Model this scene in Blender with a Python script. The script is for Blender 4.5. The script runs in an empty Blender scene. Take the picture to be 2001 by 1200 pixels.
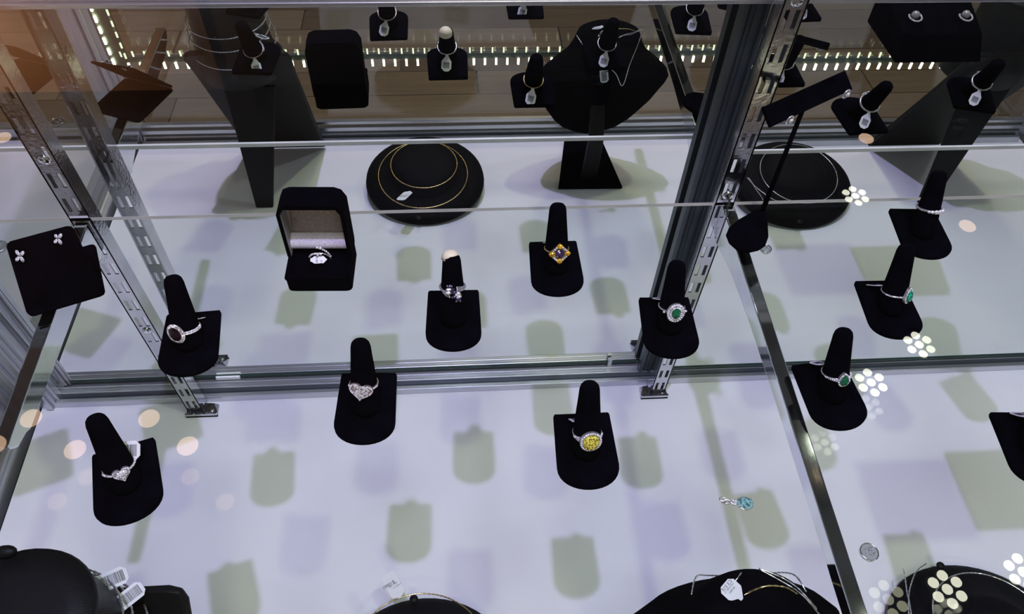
import bpy, math, random
from mathutils import Vector, Matrix, Euler
random.seed(4)
C = bpy.context.scene.collection
SC = bpy.context.scene
PI = math.pi

# ------------------------------------------------------------------ camera
DECK = -0.3632          # top of the white display deck; the glass shelf top is z = 0
cam_d = bpy.data.cameras.new('camera'); cam = bpy.data.objects.new('camera', cam_d); C.objects.link(cam)
rt = Vector((0.997418, -0.064416, 0.03174)); up = Vector((0.032555, 0.799566, 0.599695)); fw = Vector((0.064009, 0.597113, -0.799599))
M = Matrix((rt, up, -fw)).transposed().to_4x4(); M.translation = Vector((0.00313, -0.55437, 0.52))
cam.matrix_world = M
cam_d.sensor_width = 36; cam_d.lens = 36 * 1509.56 / 2001; cam_d.clip_start = 0.01; cam_d.clip_end = 60
SC.camera = cam
# ------------------------------------------------------------------ world, lights, exposure
W = bpy.data.worlds.new('world'); SC.world = W; W.use_nodes = True
W.node_tree.nodes['Background'].inputs[0].default_value = (0.90, 0.92, 1.0, 1)
W.node_tree.nodes['Background'].inputs[1].default_value = 0.22
def disk_light(name, loc, size, power, color, target=None, spread=180):
    l = bpy.data.lights.new(name, 'AREA'); l.shape = 'DISK'; l.size = size; l.energy = power; l.color = color
    l.spread = math.radians(spread)
    o = bpy.data.objects.new(name, l); C.objects.link(o); o.location = loc
    if target: o.rotation_euler = (Vector(target) - Vector(loc)).to_track_quat('-Z', 'Y').to_euler()
    return o
disk_light('violet_white_spot', (-0.1, -0.5, 2.2), 0.05, 36, (0.60, 0.50, 1.0), (-0.05, -0.25, -0.3))
disk_light('warm_white_spot', (0.62, -0.45, 2.2), 0.09, 11, (0.92, 1.0, 0.62), (0.1, -0.25, -0.3))
disk_light('far_right_spot', (1.75, -0.35, 2.2), 0.16, 8, (0.85, 0.85, 1.0), (0.3, -0.25, -0.3))
disk_light('wide_fill_light', (0.2, -0.75, 2.3), 0.9, 20, (0.84, 0.88, 1.0), (0.2, -0.3, -0.3))  # added soft fill, stands for no known ceiling panel
disk_light('warm_veil_fill', (-2.3, 1.9, 2.2), 0.25, 42, (1.0, 0.55, 0.28), (-2.5, 2.7, 1.7))  # added to brighten the brown wall so its reflection veils the glass
disk_light('floor_downlight', (0.4, -2.3, 2.2), 0.4, 20, (1.0, 0.80, 0.55), (0.3, -2.2, -0.9))
SC.view_settings.view_transform = 'Standard'; SC.view_settings.look = 'None'
SC.view_settings.exposure = 0.0; SC.view_settings.gamma = 1.0; SC.view_settings.use_curve_mapping = False
SC.cycles.transparent_max_bounces = 32; SC.cycles.max_bounces = 14; SC.cycles.glossy_bounces = 8
SC.cycles.sample_clamp_indirect = 4.0

# ------------------------------------------------------------------ materials
def nt(name):
    m = bpy.data.materials.new(name); m.use_nodes = True
    return m, m.node_tree, m.node_tree.nodes, m.node_tree.links
def pbr(name, col, rough=0.5, metal=0.0, spec=0.5, noise=None, bump=0.0, bscale=200, sheen=0.0, coat=0.0):
    m, t, n, l = nt(name); b = n['Principled BSDF']
    b.inputs['Base Color'].default_value = (*col, 1); b.inputs['Roughness'].default_value = rough
    b.inputs['Metallic'].default_value = metal; b.inputs['Specular IOR Level'].default_value = spec
    b.inputs['Sheen Weight'].default_value = sheen; b.inputs['Coat Weight'].default_value = coat
    tc = n.new('ShaderNodeTexCoord')
    if noise:
        nz = n.new('ShaderNodeTexNoise'); nz.inputs['Scale'].default_value = noise[0]; nz.inputs['Detail'].default_value = 5
        l.new(tc.outputs['Object'], nz.inputs['Vector'])
        r = n.new('ShaderNodeValToRGB'); r.color_ramp.elements[0].position = .3; r.color_ramp.elements[1].position = .7
        r.color_ramp.elements[0].color = (*[c * noise[1] for c in col], 1); r.color_ramp.elements[1].color = (*[min(1, c * noise[2]) for c in col], 1)
        l.new(nz.outputs['Fac'], r.inputs['Fac']); l.new(r.outputs['Color'], b.inputs['Base Color'])
    if bump:
        nb = n.new('ShaderNodeTexNoise'); nb.inputs['Scale'].default_value = bscale; nb.inputs['Detail'].default_value = 3
        l.new(tc.outputs['Object'], nb.inputs['Vector'])
        bp = n.new('ShaderNodeBump'); bp.inputs['Strength'].default_value = bump; bp.inputs['Distance'].default_value = .001
        l.new(nb.outputs['Fac'], bp.inputs['Height']); l.new(bp.outputs['Normal'], b.inputs['Normal'])
    return m
def emis(name, col, s):
    m, t, n, l = nt(name); n.remove(n['Principled BSDF']); e = n.new('ShaderNodeEmission')
    e.inputs[0].default_value = (*col, 1); e.inputs[1].default_value = s
    l.new(e.outputs[0], n['Material Output'].inputs[0]); return m
def glass(name, tint, f0=0.042, rough=0.0, dust=0.0):
    """thin clear sheet: transmits straight through, reflects by Schlick's law on both faces"""
    m, t, n, l = nt(name); n.remove(n['Principled BSDF'])
    g = n.new('ShaderNodeNewGeometry'); d = n.new('ShaderNodeVectorMath'); d.operation = 'DOT_PRODUCT'
    l.new(g.outputs['Normal'], d.inputs[0]); l.new(g.outputs['Incoming'], d.inputs[1])
    def mth(op, a, b=None):
        x = n.new('ShaderNodeMath'); x.operation = op
        if isinstance(a, (int, float)): x.inputs[0].default_value = a
        else: l.new(a, x.inputs[0])
        if b is not None:
            if isinstance(b, (int, float)): x.inputs[1].default_value = b
            else: l.new(b, x.inputs[1])
        return x.outputs[0]
    c = mth('ABSOLUTE', d.outputs['Value']); k = mth('SUBTRACT', 1.0, c); p = mth('POWER', k, 5.0)
    f = mth('ADD', mth('MULTIPLY', p, 1 - f0), f0)
    tr = n.new('ShaderNodeBsdfTransparent'); tr.inputs[0].default_value = (*tint, 1)
    gl = n.new('ShaderNodeBsdfGlossy'); gl.inputs['Roughness'].default_value = rough
    mx = n.new('ShaderNodeMixShader'); l.new(f, mx.inputs[0]); l.new(tr.outputs[0], mx.inputs[1]); l.new(gl.outputs[0], mx.inputs[2])
    l.new(mx.outputs[0], n['Material Output'].inputs[0]); return m
def sparkle(name, col, scale=1300, dark=.12, metal=.55, rough=.1):  # glints painted as random dark and bright colour cells, for a faceted look
    m = pbr(name, col, rough, metal, spec=1.0, coat=1.0); n, l = m.node_tree.nodes, m.node_tree.links; b = n['Principled BSDF']
    v = n.new('ShaderNodeTexVoronoi'); v.inputs['Scale'].default_value = scale; tc = n.new('ShaderNodeTexCoord'); l.new(tc.outputs['Object'], v.inputs['Vector'])
    s = n.new('ShaderNodeSeparateColor'); l.new(v.outputs['Color'], s.inputs[0])
    r = n.new('ShaderNodeValToRGB'); r.color_ramp.elements[0].color = (*[c * dark for c in col], 1); r.color_ramp.elements[1].color = (*[min(1, c * 1.25) for c in col], 1)
    r.color_ramp.elements[0].position = .12; r.color_ramp.elements[1].position = .62
    l.new(s.outputs[0], r.inputs['Fac']); l.new(r.outputs['Color'], b.inputs['Base Color']); return m
def mirror_mat(name, col):
    m, t, n, l = nt(name); n.remove(n['Principled BSDF'])
    gl = n.new('ShaderNodeBsdfGlossy'); gl.inputs['Roughness'].default_value = 0; gl.inputs['Color'].default_value = (*col, 1)
    l.new(gl.outputs[0], n['Material Output'].inputs[0]); return m
VELVET = pbr('black_velvet', (0.0010, 0.0010, 0.0022), 1.0, spec=0.02, noise=(60, .6, 1.9), bump=.3, bscale=1500)
VELVET2 = pbr('charcoal_leatherette', (0.0045, 0.005, 0.0055), 0.5, spec=0.20, noise=(25, .8, 1.3), bump=.2, bscale=900)
VELVET3 = pbr('smooth_black_velvet', (0.0028, 0.0028, 0.0042), 0.7, spec=0.10, noise=(25, .8, 1.3), bump=.2, bscale=900)
SATIN = pbr('silver_satin', (0.62, 0.60, 0.66), 0.42, spec=0.5, noise=(900, .75, 1.25), bump=.6, bscale=1400)
LINING = pbr('beige_satin_lining', (0.30, 0.26, 0.23), 0.5, spec=0.4, noise=(700, .7, 1.3), bump=.4, bscale=1200)
LINGREY = pbr('grey_satin_lining', (0.30, 0.29, 0.29), 0.5, spec=0.4, noise=(200, .9, 1.1))
CHROME = pbr('chrome', (0.82, 0.84, 0.86), 0.06, 1.0, noise=(40, .93, 1.05))
STEEL = pbr('zinc_plated_steel', (0.60, 0.60, 0.63), 0.13, 1.0, noise=(35, .85, 1.1), bump=.15, bscale=300)
ALU = pbr('satin_aluminium', (0.60, 0.61, 0.64), 0.30, 0.9, noise=(12, .92, 1.06), bump=.05, bscale=200)
ALUD = pbr('dark_aluminium_groove', (0.10, 0.12, 0.13), 0.4, 0.8, noise=(12, .9, 1.1))
SILVER = pbr('polished_white_gold', (0.88, 0.87, 0.88), 0.14, 0.85, noise=(300, .85, 1.1))
ROSE = pbr('rose_gold', (0.92, 0.72, 0.66), 0.15, 0.85, noise=(300, .85, 1.1))
GOLD = pbr('yellow_gold', (0.80, 0.60, 0.28), 0.2, 0.9, noise=(300, .8, 1.1))
DIAM = sparkle('white_stone', (1.0, 0.99, 1.0), 1100, .34, .12)
PINKST = sparkle('pink_stone', (1.0, 0.80, 0.77), 1100, .25, .15)
EMER = sparkle('green_stone', (0.0, 0.15, 0.05), 700, .4, .05)
EMER2 = sparkle('bright_green_stone', (0.02, 0.42, 0.24), 650, .2, .1)
YELST = sparkle('yellow_stone', (0.80, 0.72, 0.10), 900, .2, .2)
CITR = sparkle('amber_stone', (0.90, 0.46, 0.02), 900, .25, .2)
AMETH = sparkle('dark_purple_stone', (0.045, 0.018, 0.085), 800, .2, .1)
GARN = pbr('dark_garnet_stone', (0.012, 0.003, 0.006), 0.1, 0.0, spec=0.5, noise=(400, .5, 1.6))
TURQ = sparkle('pale_turquoise_stone', (0.24, 0.52, 0.48), 600, .35, .15)
TAG = pbr('white_tag_plastic', (0.80, 0.82, 0.82), 0.45, noise=(100, .97, 1.02))
INK = pbr('black_ink', (0.02, 0.02, 0.02), 0.7, noise=(100, .9, 1.1))
PEARL = pbr('grey_pearl', (0.52, 0.50, 0.48), 0.12, 0.35, spec=0.9, noise=(40, .8, 1.2), coat=0.6)
DECKM = pbr('white_laminate', (0.80, 0.80, 0.82), 0.55, spec=0.25, noise=(7, .965, 1.02), bump=.05, bscale=60)
EDGEM = pbr('bright_glass_edge', (0.93, 0.96, 0.96), 0.2, spec=0.8, noise=(20, .85, 1.1))  # pale colour stands in for light carried through the glass to its edge
EDGEG = pbr('green_glass_edge', (0.03, 0.06, 0.05), 0.25, spec=0.6, noise=(20, .85, 1.2))
SHELFG = glass('clear_shelf_glass', (0.95, 0.968, 0.962), f0=0.012)
TOPG = glass('clear_top_glass', (0.965, 0.975, 0.97), f0=0.075)
UNDERG = glass('clear_glass_underside', (1, 1, 1), f0=0.0)
UNDERG.node_tree.nodes['Mix Shader'].inputs[0].default_value = 0
for l_ in list(UNDERG.node_tree.nodes['Mix Shader'].inputs[0].links): UNDERG.node_tree.links.remove(l_)
CLEARPL = glass('clear_silicone', (0.80, 0.82, 0.82), f0=0.12, rough=0.05)
MIRROR = mirror_mat('mirror_silvering', (0.80, 0.835, 0.79))
BACKM = pbr('mirror_backing', (0.08, 0.08, 0.09), 0.8, noise=(20, .9, 1.1))
BASEM = pbr('grey_cabinet_laminate', (0.18, 0.18, 0.20), 0.5, noise=(8, .9, 1.1))
LEDON = emis('led_glow', (1.0, 1.0, 0.72), 14)
LEDREFL = emis('led_reflection_glow', (0.95, 1.0, 0.72), 1.6)  # weak glow for the modelled reflection of the leds
CELL = emis('spotlight_cell', (1.0, 1.0, 0.80), 11)
CELLDIM = emis('spotlight_cell_dim', (1.0, 1.0, 0.72), 3)
WARMC = emis('warm_downlight_glow', (1.0, 0.66, 0.42), 6)
for m_ in (LEDON, LEDREFL, CELL, CELLDIM, WARMC): m_.cycles.emission_sampling = 'NONE'
LEDBAR = pbr('grey_green_led_profile', (0.09, 0.105, 0.09), 0.35, 0.3, noise=(20, .9, 1.1))
WALLM = pbr('brown_wood_wall', (0.34, 0.22, 0.15), 0.7, noise=(3, .8, 1.2))
GREYW = pbr('grey_painted_wall', (0.16, 0.16, 0.16), 0.8, noise=(3, .93, 1.05))
CEILM = pbr('dark_grey_ceiling', (0.17, 0.155, 0.14), 0.9, noise=(3, .93, 1.05))
DARKF = pbr('dark_fixture_metal', (0.03, 0.03, 0.03), 0.5, noise=(30, .9, 1.1))
def plank_mat(name, c):
    m, t, n, l = nt(name); b = n['Principled BSDF']; b.inputs['Roughness'].default_value = .5
    tc = n.new('ShaderNodeTexCoord'); mp = n.new('ShaderNodeMapping'); mp.inputs['Scale'].default_value = (1.2, 14, 1)
    nz = n.new('ShaderNodeTexNoise'); nz.inputs['Scale'].default_value = 4; nz.inputs['Detail'].default_value = 8
    oi = n.new('ShaderNodeObjectInfo'); ad = n.new('ShaderNodeVectorMath')
    l.new(tc.outputs['Object'], ad.inputs[0]); l.new(oi.outputs['Random'], ad.inputs[1]); l.new(ad.outputs[0], mp.inputs['Vector'])
    l.new(mp.outputs[0], nz.inputs['Vector'])
    r = n.new('ShaderNodeValToRGB'); r.color_ramp.elements[0].color = (*[x * .6 for x in c], 1); r.color_ramp.elements[1].color = (*[x * 1.35 for x in c], 1)
    l.new(nz.outputs['Fac'], r.inputs['Fac']); l.new(r.outputs['Color'], b.inputs['Base Color']); return m
PLANKS = [plank_mat('oak_plank_a', (0.20, 0.135, 0.070)), plank_mat('oak_plank_b', (0.14, 0.09, 0.048)), plank_mat('oak_plank_c', (0.24, 0.165, 0.10))]

# ------------------------------------------------------------------ mesh builder
class MB:
    def __init__(s): s.v = []; s.f = []; s.mi = []; s.sm = []
    def add(s, vs, fs, mi=0, smooth=False):
        o = len(s.v); s.v += [tuple(v) for v in vs]
        for f in fs: s.f.append(tuple(i + o for i in f)); s.mi.append(mi); s.sm.append(smooth)
        return s
    def box(s, x0, x1, y0, y1, z0, z1, mi=0, M=None):
        vs = [Vector((x, y, z)) for z in (z0, z1) for y in (y0, y1) for x in (x0, x1)]
        if M: vs = [M @ v for v in vs]
        return s.add(vs, [(0, 2, 3, 1), (4, 5, 7, 6), (0, 1, 5, 4), (2, 6, 7, 3), (0, 4, 6, 2), (1, 3, 7, 5)], mi)
    def prism(s, pts, z0, z1, mi=0, M=None, bev=0.0):
        n = len(pts); cx = sum(p[0] for p in pts) / n; cy = sum(p[1] for p in pts) / n
        def ring(z, k):
            out = []
            for p in pts:
                d = math.hypot(p[0] - cx, p[1] - cy) or 1; q = (d - k) / d
                out.append(Vector((cx + (p[0] - cx) * q, cy + (p[1] - cy) * q, z)))
            return out
        rs = [ring(z0, bev), ring(z0 + bev, 0), ring(z1 - bev, 0), ring(z1 - bev * .3, bev * .3), ring(z1, bev)] if bev else [ring(z0, 0), ring(z1, 0)]
        vs = [v for r in rs for v in r]
        if M: vs = [M @ v for v in vs]
        fs = [tuple(range(n))[::-1], tuple((len(rs) - 1) * n + i for i in range(n))]
        for k in range(len(rs) - 1):
            for i in range(n): j = (i + 1) % n; fs.append((k * n + i, k * n + j, (k + 1) * n + j, (k + 1) * n + i))
        return s.add(vs, fs, mi)
    def rings(s, rs, mi=0, smooth=True, cap=True, closed=True):
        n = len(rs[0]); vs = [v for r in rs for v in r]; fs = []
        for k in range(len(rs) - 1):
            for i in range(n if closed else n - 1): j = (i + 1) % n; fs.append((k * n + i, k * n + j, (k + 1) * n + j, (k + 1) * n + i))
        if cap: fs += [tuple(range(n))[::-1], tuple((len(rs) - 1) * n + i for i in range(n))]
        return s.add(vs, fs, mi, smooth)
    def tube(s, pts, r, n=8, closed=False, mi=0, smooth=True, bead=None):
        pts = [Vector(p) for p in pts]; N = len(pts); rs = []; prev = None
        for i, p in enumerate(pts):
            a = pts[(i - 1) % N] if (closed or i > 0) else p; b = pts[(i + 1) % N] if (closed or i < N - 1) else p
            t = (b - a).normalized()
            if prev is None: u = t.orthogonal().normalized()
            else: u = (prev - t * prev.dot(t)).normalized()
            prev = u; w = t.cross(u); rr = r[i] if isinstance(r, (list, tuple)) else r
            if bead: rr = rr * (bead if i % 2 else 1)
            rs.append([p + (u * math.cos(2 * PI * k / n) + w * math.sin(2 * PI * k / n)) * rr for k in range(n)])
        if closed: rs.append(rs[0]); return s.rings(rs, mi, smooth, False)
        return s.rings(rs, mi, smooth, True)
    def ico(s, c, r, mi=0, sc=(1, 1, 1), rot=0.0):
        t = (1 + 5 ** .5) / 2; vs = [(-1, t, 0), (1, t, 0), (-1, -t, 0), (1, -t, 0), (0, -1, t), (0, 1, t), (0, -1, -t), (0, 1, -t), (t, 0, -1), (t, 0, 1), (-t, 0, -1), (-t, 0, 1)]
        fs = [(0, 11, 5), (0, 5, 1), (0, 1, 7), (0, 7, 10), (0, 10, 11), (1, 5, 9), (5, 11, 4), (11, 10, 2), (10, 7, 6), (7, 1, 8), (3, 9, 4), (3, 4, 2), (3, 2, 6), (3, 6, 8), (3, 8, 9), (4, 9, 5), (2, 4, 11), (6, 2, 10), (8, 6, 7), (9, 8, 1)]
        k = r / math.sqrt(1 + t * t); R = Matrix.Rotation(rot, 3, 'Z')
        return s.add([Vector(c) + R @ Vector((v[0] * k * sc[0], v[1] * k * sc[1], v[2] * k * sc[2])) for v in vs], fs, mi)
    def ball(s, c, r, n=14, m=9, mi=0, sc=(1, 1, 1)):
        rs = []
        for j in range(m + 1):
            a = -PI / 2 + PI * j / m
            rs.append([Vector(c) + Vector((math.cos(a) * math.cos(2 * PI * i / n) * r * sc[0], math.cos(a) * math.sin(2 * PI * i / n) * r * sc[1], math.sin(a) * r * sc[2])) for i in range(n)])
        return s.rings(rs, mi, True, False)
    def gem(s, c, outline, r, h, X, Y, N, mi=0):
        """faceted stone: outline is a list of unit (x, y); X, Y, N are its axes"""
        n = len(outline); c = Vector(c)
        def ring(k, z, tw=0.0):
            out = []
            for i in range(n):
                a = outline[i]; b = outline[(i + 1) % n]; x = a[0] * (1 - tw) + b[0] * tw; y = a[1] * (1 - tw) + b[1] * tw
                out.append(c + X * (x * r * k) + Y * (y * r * k) + N * z)
            return out
        s.rings([ring(.12, -h), ring(1, 0), ring(1, h * .12), ring(.78, h * .45, .5), ring(.5, h * .62)], mi, False, True)
        return s
    def build(s, name, mats, parent=None, loc=None, bevel=None, smooth_angle=None, recalc=True):
        me = bpy.data.meshes.new(name); me.from_pydata(s.v, [], s.f); me.update()
        for m in (mats if isinstance(mats, (list, tuple)) else [mats]): me.materials.append(m)
        me.polygons.foreach_set('material_index', s.mi); me.polygons.foreach_set('use_smooth', s.sm)
        if recalc:
            import bmesh
            b = bmesh.new(); b.from_mesh(me); bmesh.ops.recalc_face_normals(b, faces=b.faces); b.to_mesh(me); b.free()
        o = bpy.data.objects.new(name, me); C.objects.link(o)
        if parent: o.parent = parent
        if loc: o.location = loc
        if bevel:
            md = o.modifiers.new('bevel', 'BEVEL'); md.width = bevel; md.segments = 3; md.limit_method = 'ANGLE'; md.angle_limit = math.radians(40)
        return o
def tag_(o, label, cat, group=None):
    o['label'] = label; o['category'] = cat
    if group: o['group'] = group
    return o
def thing(name, label, cat, loc=(0, 0, 0), rz=0.0, group=None):
    o = bpy.data.objects.new(name, None); C.objects.link(o); o.location = loc; o.rotation_euler = (0, 0, rz); o.empty_display_size = .01
    return tag_(o, label, cat, group)
def struct(o): o['kind'] = 'structure'; return o
def link_copy(o, parent, loc=None, rot=None):
    c = o.copy(); C.objects.link(c); c.parent = parent
    if loc is not None: c.location = loc
    if rot is not None: c.rotation_euler = rot
    return c
def circ(n, rx=1.0, ry=None, a0=0.0):
    ry = rx if ry is None else ry
    return [(rx * math.cos(a0 + 2 * PI * i / n), ry * math.sin(a0 + 2 * PI * i / n)) for i in range(n)]
def rrect(w, h, r, n=4):
    out = []
    for cx, cy, a0 in ((w / 2 - r, h / 2 - r, 0), (-w / 2 + r, h / 2 - r, PI / 2), (-w / 2 + r, -h / 2 + r, PI), (w / 2 - r, -h / 2 + r, 1.5 * PI)):
        for i in range(n + 1): a = a0 + PI / 2 * i / n; out.append((cx + r * math.cos(a), cy + r * math.sin(a)))
    return out

# ================================================================== SETTING: the shop
FZ = -0.91
fl = struct(MB().box(-4.5, 5, -5, 3, FZ - .05, FZ - .012).build('floor', BASEM))
pl = []
for k in range(3):
    pl.append(MB().box(-.62, .62, -.0605, .0605, -.012, 0).build('plank', PLANKS[k], fl, (0, 0, -9), bevel=.002))
first = [True] * 3
for r in range(30):
    y = -.62 - r * .124; off = random.uniform(0, 1.2)
    for q in range(4):
        k = random.randrange(3); loc = (-2.6 + off + q * 1.244, y, FZ)
        if first[k]: pl[k].location = loc; first[k] = False
        else: link_copy(pl[k], fl, loc)
struct(MB().box(-4.5, 5, -5, 3, 2.45, 2.5).build('ceiling', CEILM))
struct(MB().box(-4.5, 5, 2.75, 2.85, FZ, 2.45).build('wall_back', [GREYW]))
wl = struct(MB().box(-4.5, -1.15, 2.72, 2.748, FZ, 2.449).build('trim_1', WALLM))
wl['label'] = 'brown wood panelling on the far wall'
# ceiling spotlights with seven cells, above and beyond the case, seen as reflections in the top glass
def spot(x, y, mat, label, group, r=.062):
    t = thing('ceiling_spotlight', label, 'ceiling light', (x, y, 2.45), 0, group)
    MB().prism(circ(24, r + .02), -.045, 0).build('housing', DARKF, t)
    m = MB().prism(circ(14, r * .27), -.049, -.045); first = None
    for k in range(7):
        p = (0, 0, 0) if k == 0 else (r * .70 * math.cos(PI / 3 * k + .5), r * .70 * math.sin(PI / 3 * k + .5), 0)
        if first is None: first = m.build('light_cell', mat, t, p)
        else: link_copy(first, t, p)
SP = [(1.79, 1.83, CELL, 'seven-cell spotlight mirrored as white flower of dots just above the shelf edge line'),
      (1.77, 1.02, CELL, 'seven-cell spotlight mirrored as flower of dots over the rear rail at right'),
      (1.52, .86, CELL, 'seven-cell spotlight mirrored beside the small pear emerald ring stand'),
      (1.50, .10, CELL, 'seven-cell spotlight mirrored brightly over the black bust at lower right'),
      (1.77, .14, CELL, 'seven-cell spotlight mirrored at the lower right edge of the picture'),
      (1.30, .08, CELLDIM, 'dim seven-cell spotlight mirrored beside the chrome bracket at the bottom')]
for x, y, m, lb in SP: spot(x, y, m, lb, 'seven cell ceiling spotlights')
WD = [(-1.53, .87), (-1.12, .85), (-.965, .735), (-1.345, .74), (2.26, 1.66), (2.0, 2.25), (-2.1, 2.37), (-1.62, .77)]
WL = ['warm oval glow mirrored over the rear left corner post', 'largest warm oval glow, mirrored between left clip and the heart ring finger',
      'warm oval glow mirrored right of the white heart ring stand', 'warm oval glow half hidden by the white heart ring finger',
      'round warm glow mirrored right of the three-stone ring', 'warm glow mirrored low in front of the tall bust at upper right',
      'warm glow mirrored beside the left slotted standard near the top', 'warm glow mirrored at the left picture edge beside the corner post']
for (x, y), lb in zip(WD, WL):
    t = thing('ceiling_downlight', lb, 'ceiling light', (x, y, 2.45), 0, 'warm round ceiling downlights')
    MB().prism(circ(24, .05), -.012, 0).build('trim_ring', DARKF, t)
    MB().prism(circ(24, .036), -.016, -.012).build('light_disc', WARMC, t)

# ================================================================== DISPLAY CASE
X0, X1, YF = -0.545, 1.03, -0.522
case = thing('display_case', 'long glass jewellery display case with white deck, mirrored back and aluminium frame', 'display case', (0, 0, 0))
MB().box(X0 - .02, X1 + .02, YF - .02, .06, FZ, DECK - .02).build('cabinet_base', BASEM, case)
MB().box(X0 + .01, X1 - .01, YF + .012, .05, DECK - .019, DECK).build('deck', DECKM, case)['label'] = 'white laminate deck'
def rail(name, y0, y1, s):
    """ribbed aluminium extrusion along X; s = +1 faces -Y (rear rail), -1 faces +Y (front rail)"""
    m = MB()
    a = lambda u: (min(u), max(u))
    def bx(u0, u1, z0, z1, mi=0):
        q0, q1 = (y0 + u0, y0 + u1) if s > 0 else (y0 - u1, y0 - u0)
        m.box(-.514 if s > 0 else X0 + .02, X1 - .02, q0, q1, DECK + z0, DECK + z1, mi)
    bx(0, .006, 0, .012); bx(.006, .010, 0, .008, 1); bx(.010, y1, 0, .018); bx(.016, .019, .018, .0205, 0)
    return m.build(name, [ALU, ALUD], case, bevel=.0008)
rail('rear_rail', -.032, .040, 1)
rail('front_rail', -.500, .022, -1)
fr = MB()
for k, (z0, z1, yy) in enumerate(((.022, .030, -.510), (.034, .040, -.513))): fr.box(X0 + .02, X1 - .02, yy - .008, yy, DECK + z0, DECK + z1)
fr.build('front_glazing_bead', ALU, case, bevel=.0008)
# corner posts with ribs
def post(x0, x1, y0, y1, ribs):
    m = MB().box(x0, x1, y0, y1, DECK, .232)
    for r in ribs: m.box(*r, DECK + .002, .231)
    return m.build('corner_post', [ALU], case, bevel=.001)
post(-.575, -.514, -.032, .03, [(-.514, -.509, -.028, -.018), (-.514, -.506, -.012, -.006), (-.566, -.558, -.036, -.032), (-.545, -.536, -.037, -.032), (-.527, -.519, -.036, -.032)])
post(-.575, -.530, -.555, -.515, [(-.530, -.524, -.545, -.538), (-.530, -.522, -.528, -.520), (-.560, -.550, -.515, -.509), (-.545, -.538, -.515, -.508)])
post(1.012, 1.05, -.024, .03, [(1.006, 1.012, -.020, -.010)])
post(1.012, 1.05, -.555, -.515, [(1.006, 1.012, -.528, -.520)])
# side rails and side glass
for x, s in ((-.545, 1), (1.03, -1)):
    m = MB(); a, b = (x - .012, x + .003) if s > 0 else (x - .003, x + .012)
    m.box(a, b, -.515, -.024, DECK - .01, DECK + .014); m.box(a + .004, b - .004, -.515, -.024, DECK + .014, DECK + .020)
    m.build('side_rail', ALU, case, bevel=.001)
    MB().box(x - .006, x - .001, -.514, -.025, DECK + .02, .233).build('side_glass', TOPG, case)
MB().box(-.53, 1.012, YF - .004, YF, DECK + .02, .233).build('front_glass', TOPG, case)
g_ = MB().box(-.58, 1.055, -.56, .03, .236, .242); g_.mi = [0 if i == 1 else 1 for i in range(6)]
g_.build('top_glass', [TOPG, UNDERG], case)
# top rear rail
tb = MB().box(-.53, 1.012, -.018, .03, .188, .235)
tb.box(-.53, 1.012, -.0215, -.018, .188, .192); tb.box(-.53, 1.012, -.0205, -.018, .199, .202); tb.box(-.53, 1.012, -.020, -.018, .212, .218)
tb.build('top_rear_rail', ALU, case, bevel=.0008)
tf = MB().box(-.53, 1.012, -.555, -.525, .214, .235); tf.build('top_front_rail', ALU, case, bevel=.001)
# mirrored sliding doors (lean back by 1.4 degrees)
TM = .0241
def mdoor(x0, x1, yb):
    d = MB(); 
    def P(x, z, o=0): return Vector((x, yb + TM * z + o, z))
    z0, z1 = DECK + .0205, .188
    vs = [P(x0, z0), P(x1, z0), P(x1, z1), P(x0, z1), P(x0, z0, .005), P(x1, z0, .005), P(x1, z1, .005), P(x0, z1, .005)]
    d.add(vs, [(0, 1, 2, 3)], 0); d.add(vs, [(5, 4, 7, 6)], 1); d.add(vs, [(0, 4, 5, 1), (3, 2, 6, 7), (0, 3, 7, 4), (1, 5, 6, 2)], 2)
    return d
dl = mdoor(-.516, .262, 0.0).build('mirror_door', [MIRROR, BACKM, EDGEG], case); dl['label'] = 'left mirrored sliding door'
dr = mdoor(.236, 1.012, -.0129).build('mirror_door', [MIRROR, BACKM, EDGEG], case); dr['label'] = 'right mirrored sliding door'
def strip(x0, x1, y0, y1, z0, z1, yb, mats, parent, name, extra=()):
    sh = Matrix(((1, 0, 0, 0), (0, 1, TM, yb), (0, 0, 1, 0), (0, 0, 0, 1)))
    m = MB().box(x0, x1, y0, y1, z0, z1, 0, sh)
    for e in extra: m.box(*e, z0, z1, 0, sh)
    return m.build(name, mats, parent)
strip(.2325, .2365, -.004, .006, DECK + .021, .187, -.0129, ALUD, dr, 'door_stile', ((.2395, .2402, -.003, -.0005), (.2440, .2490, -.002, -.0005), (.2365, .2515, -.0005, -.0001), (.2515, .2545, -.004, 0)))
strip(-.510, -.500, -.004, -.0005, DECK + .021, .187, 0, ALU, dl, 'door_stile', ((-.498, -.496, -.003, -.0005),))
# bottom edge beads in front of mirror bottoms (dark green glass edge)
for d_, x0, x1, yb in ((dl, -.500, .232, 0), (dr, .2545, 1.01, -.0129)):
    strip(x0, x1, -.0012, -.0002, DECK + .0208, DECK + .0245, yb, EDGEG, d_, 'glass_edge')
strip(.192, .197, -.006, -.0013, DECK + .021, DECK + .036, 0, ALU, dl, 'finger_pull')
strip(-.315, -.285, -.004, -.0013, DECK + .0205, DECK + .026, 0, EDGEM, dl, 'edge_clip')
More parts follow.
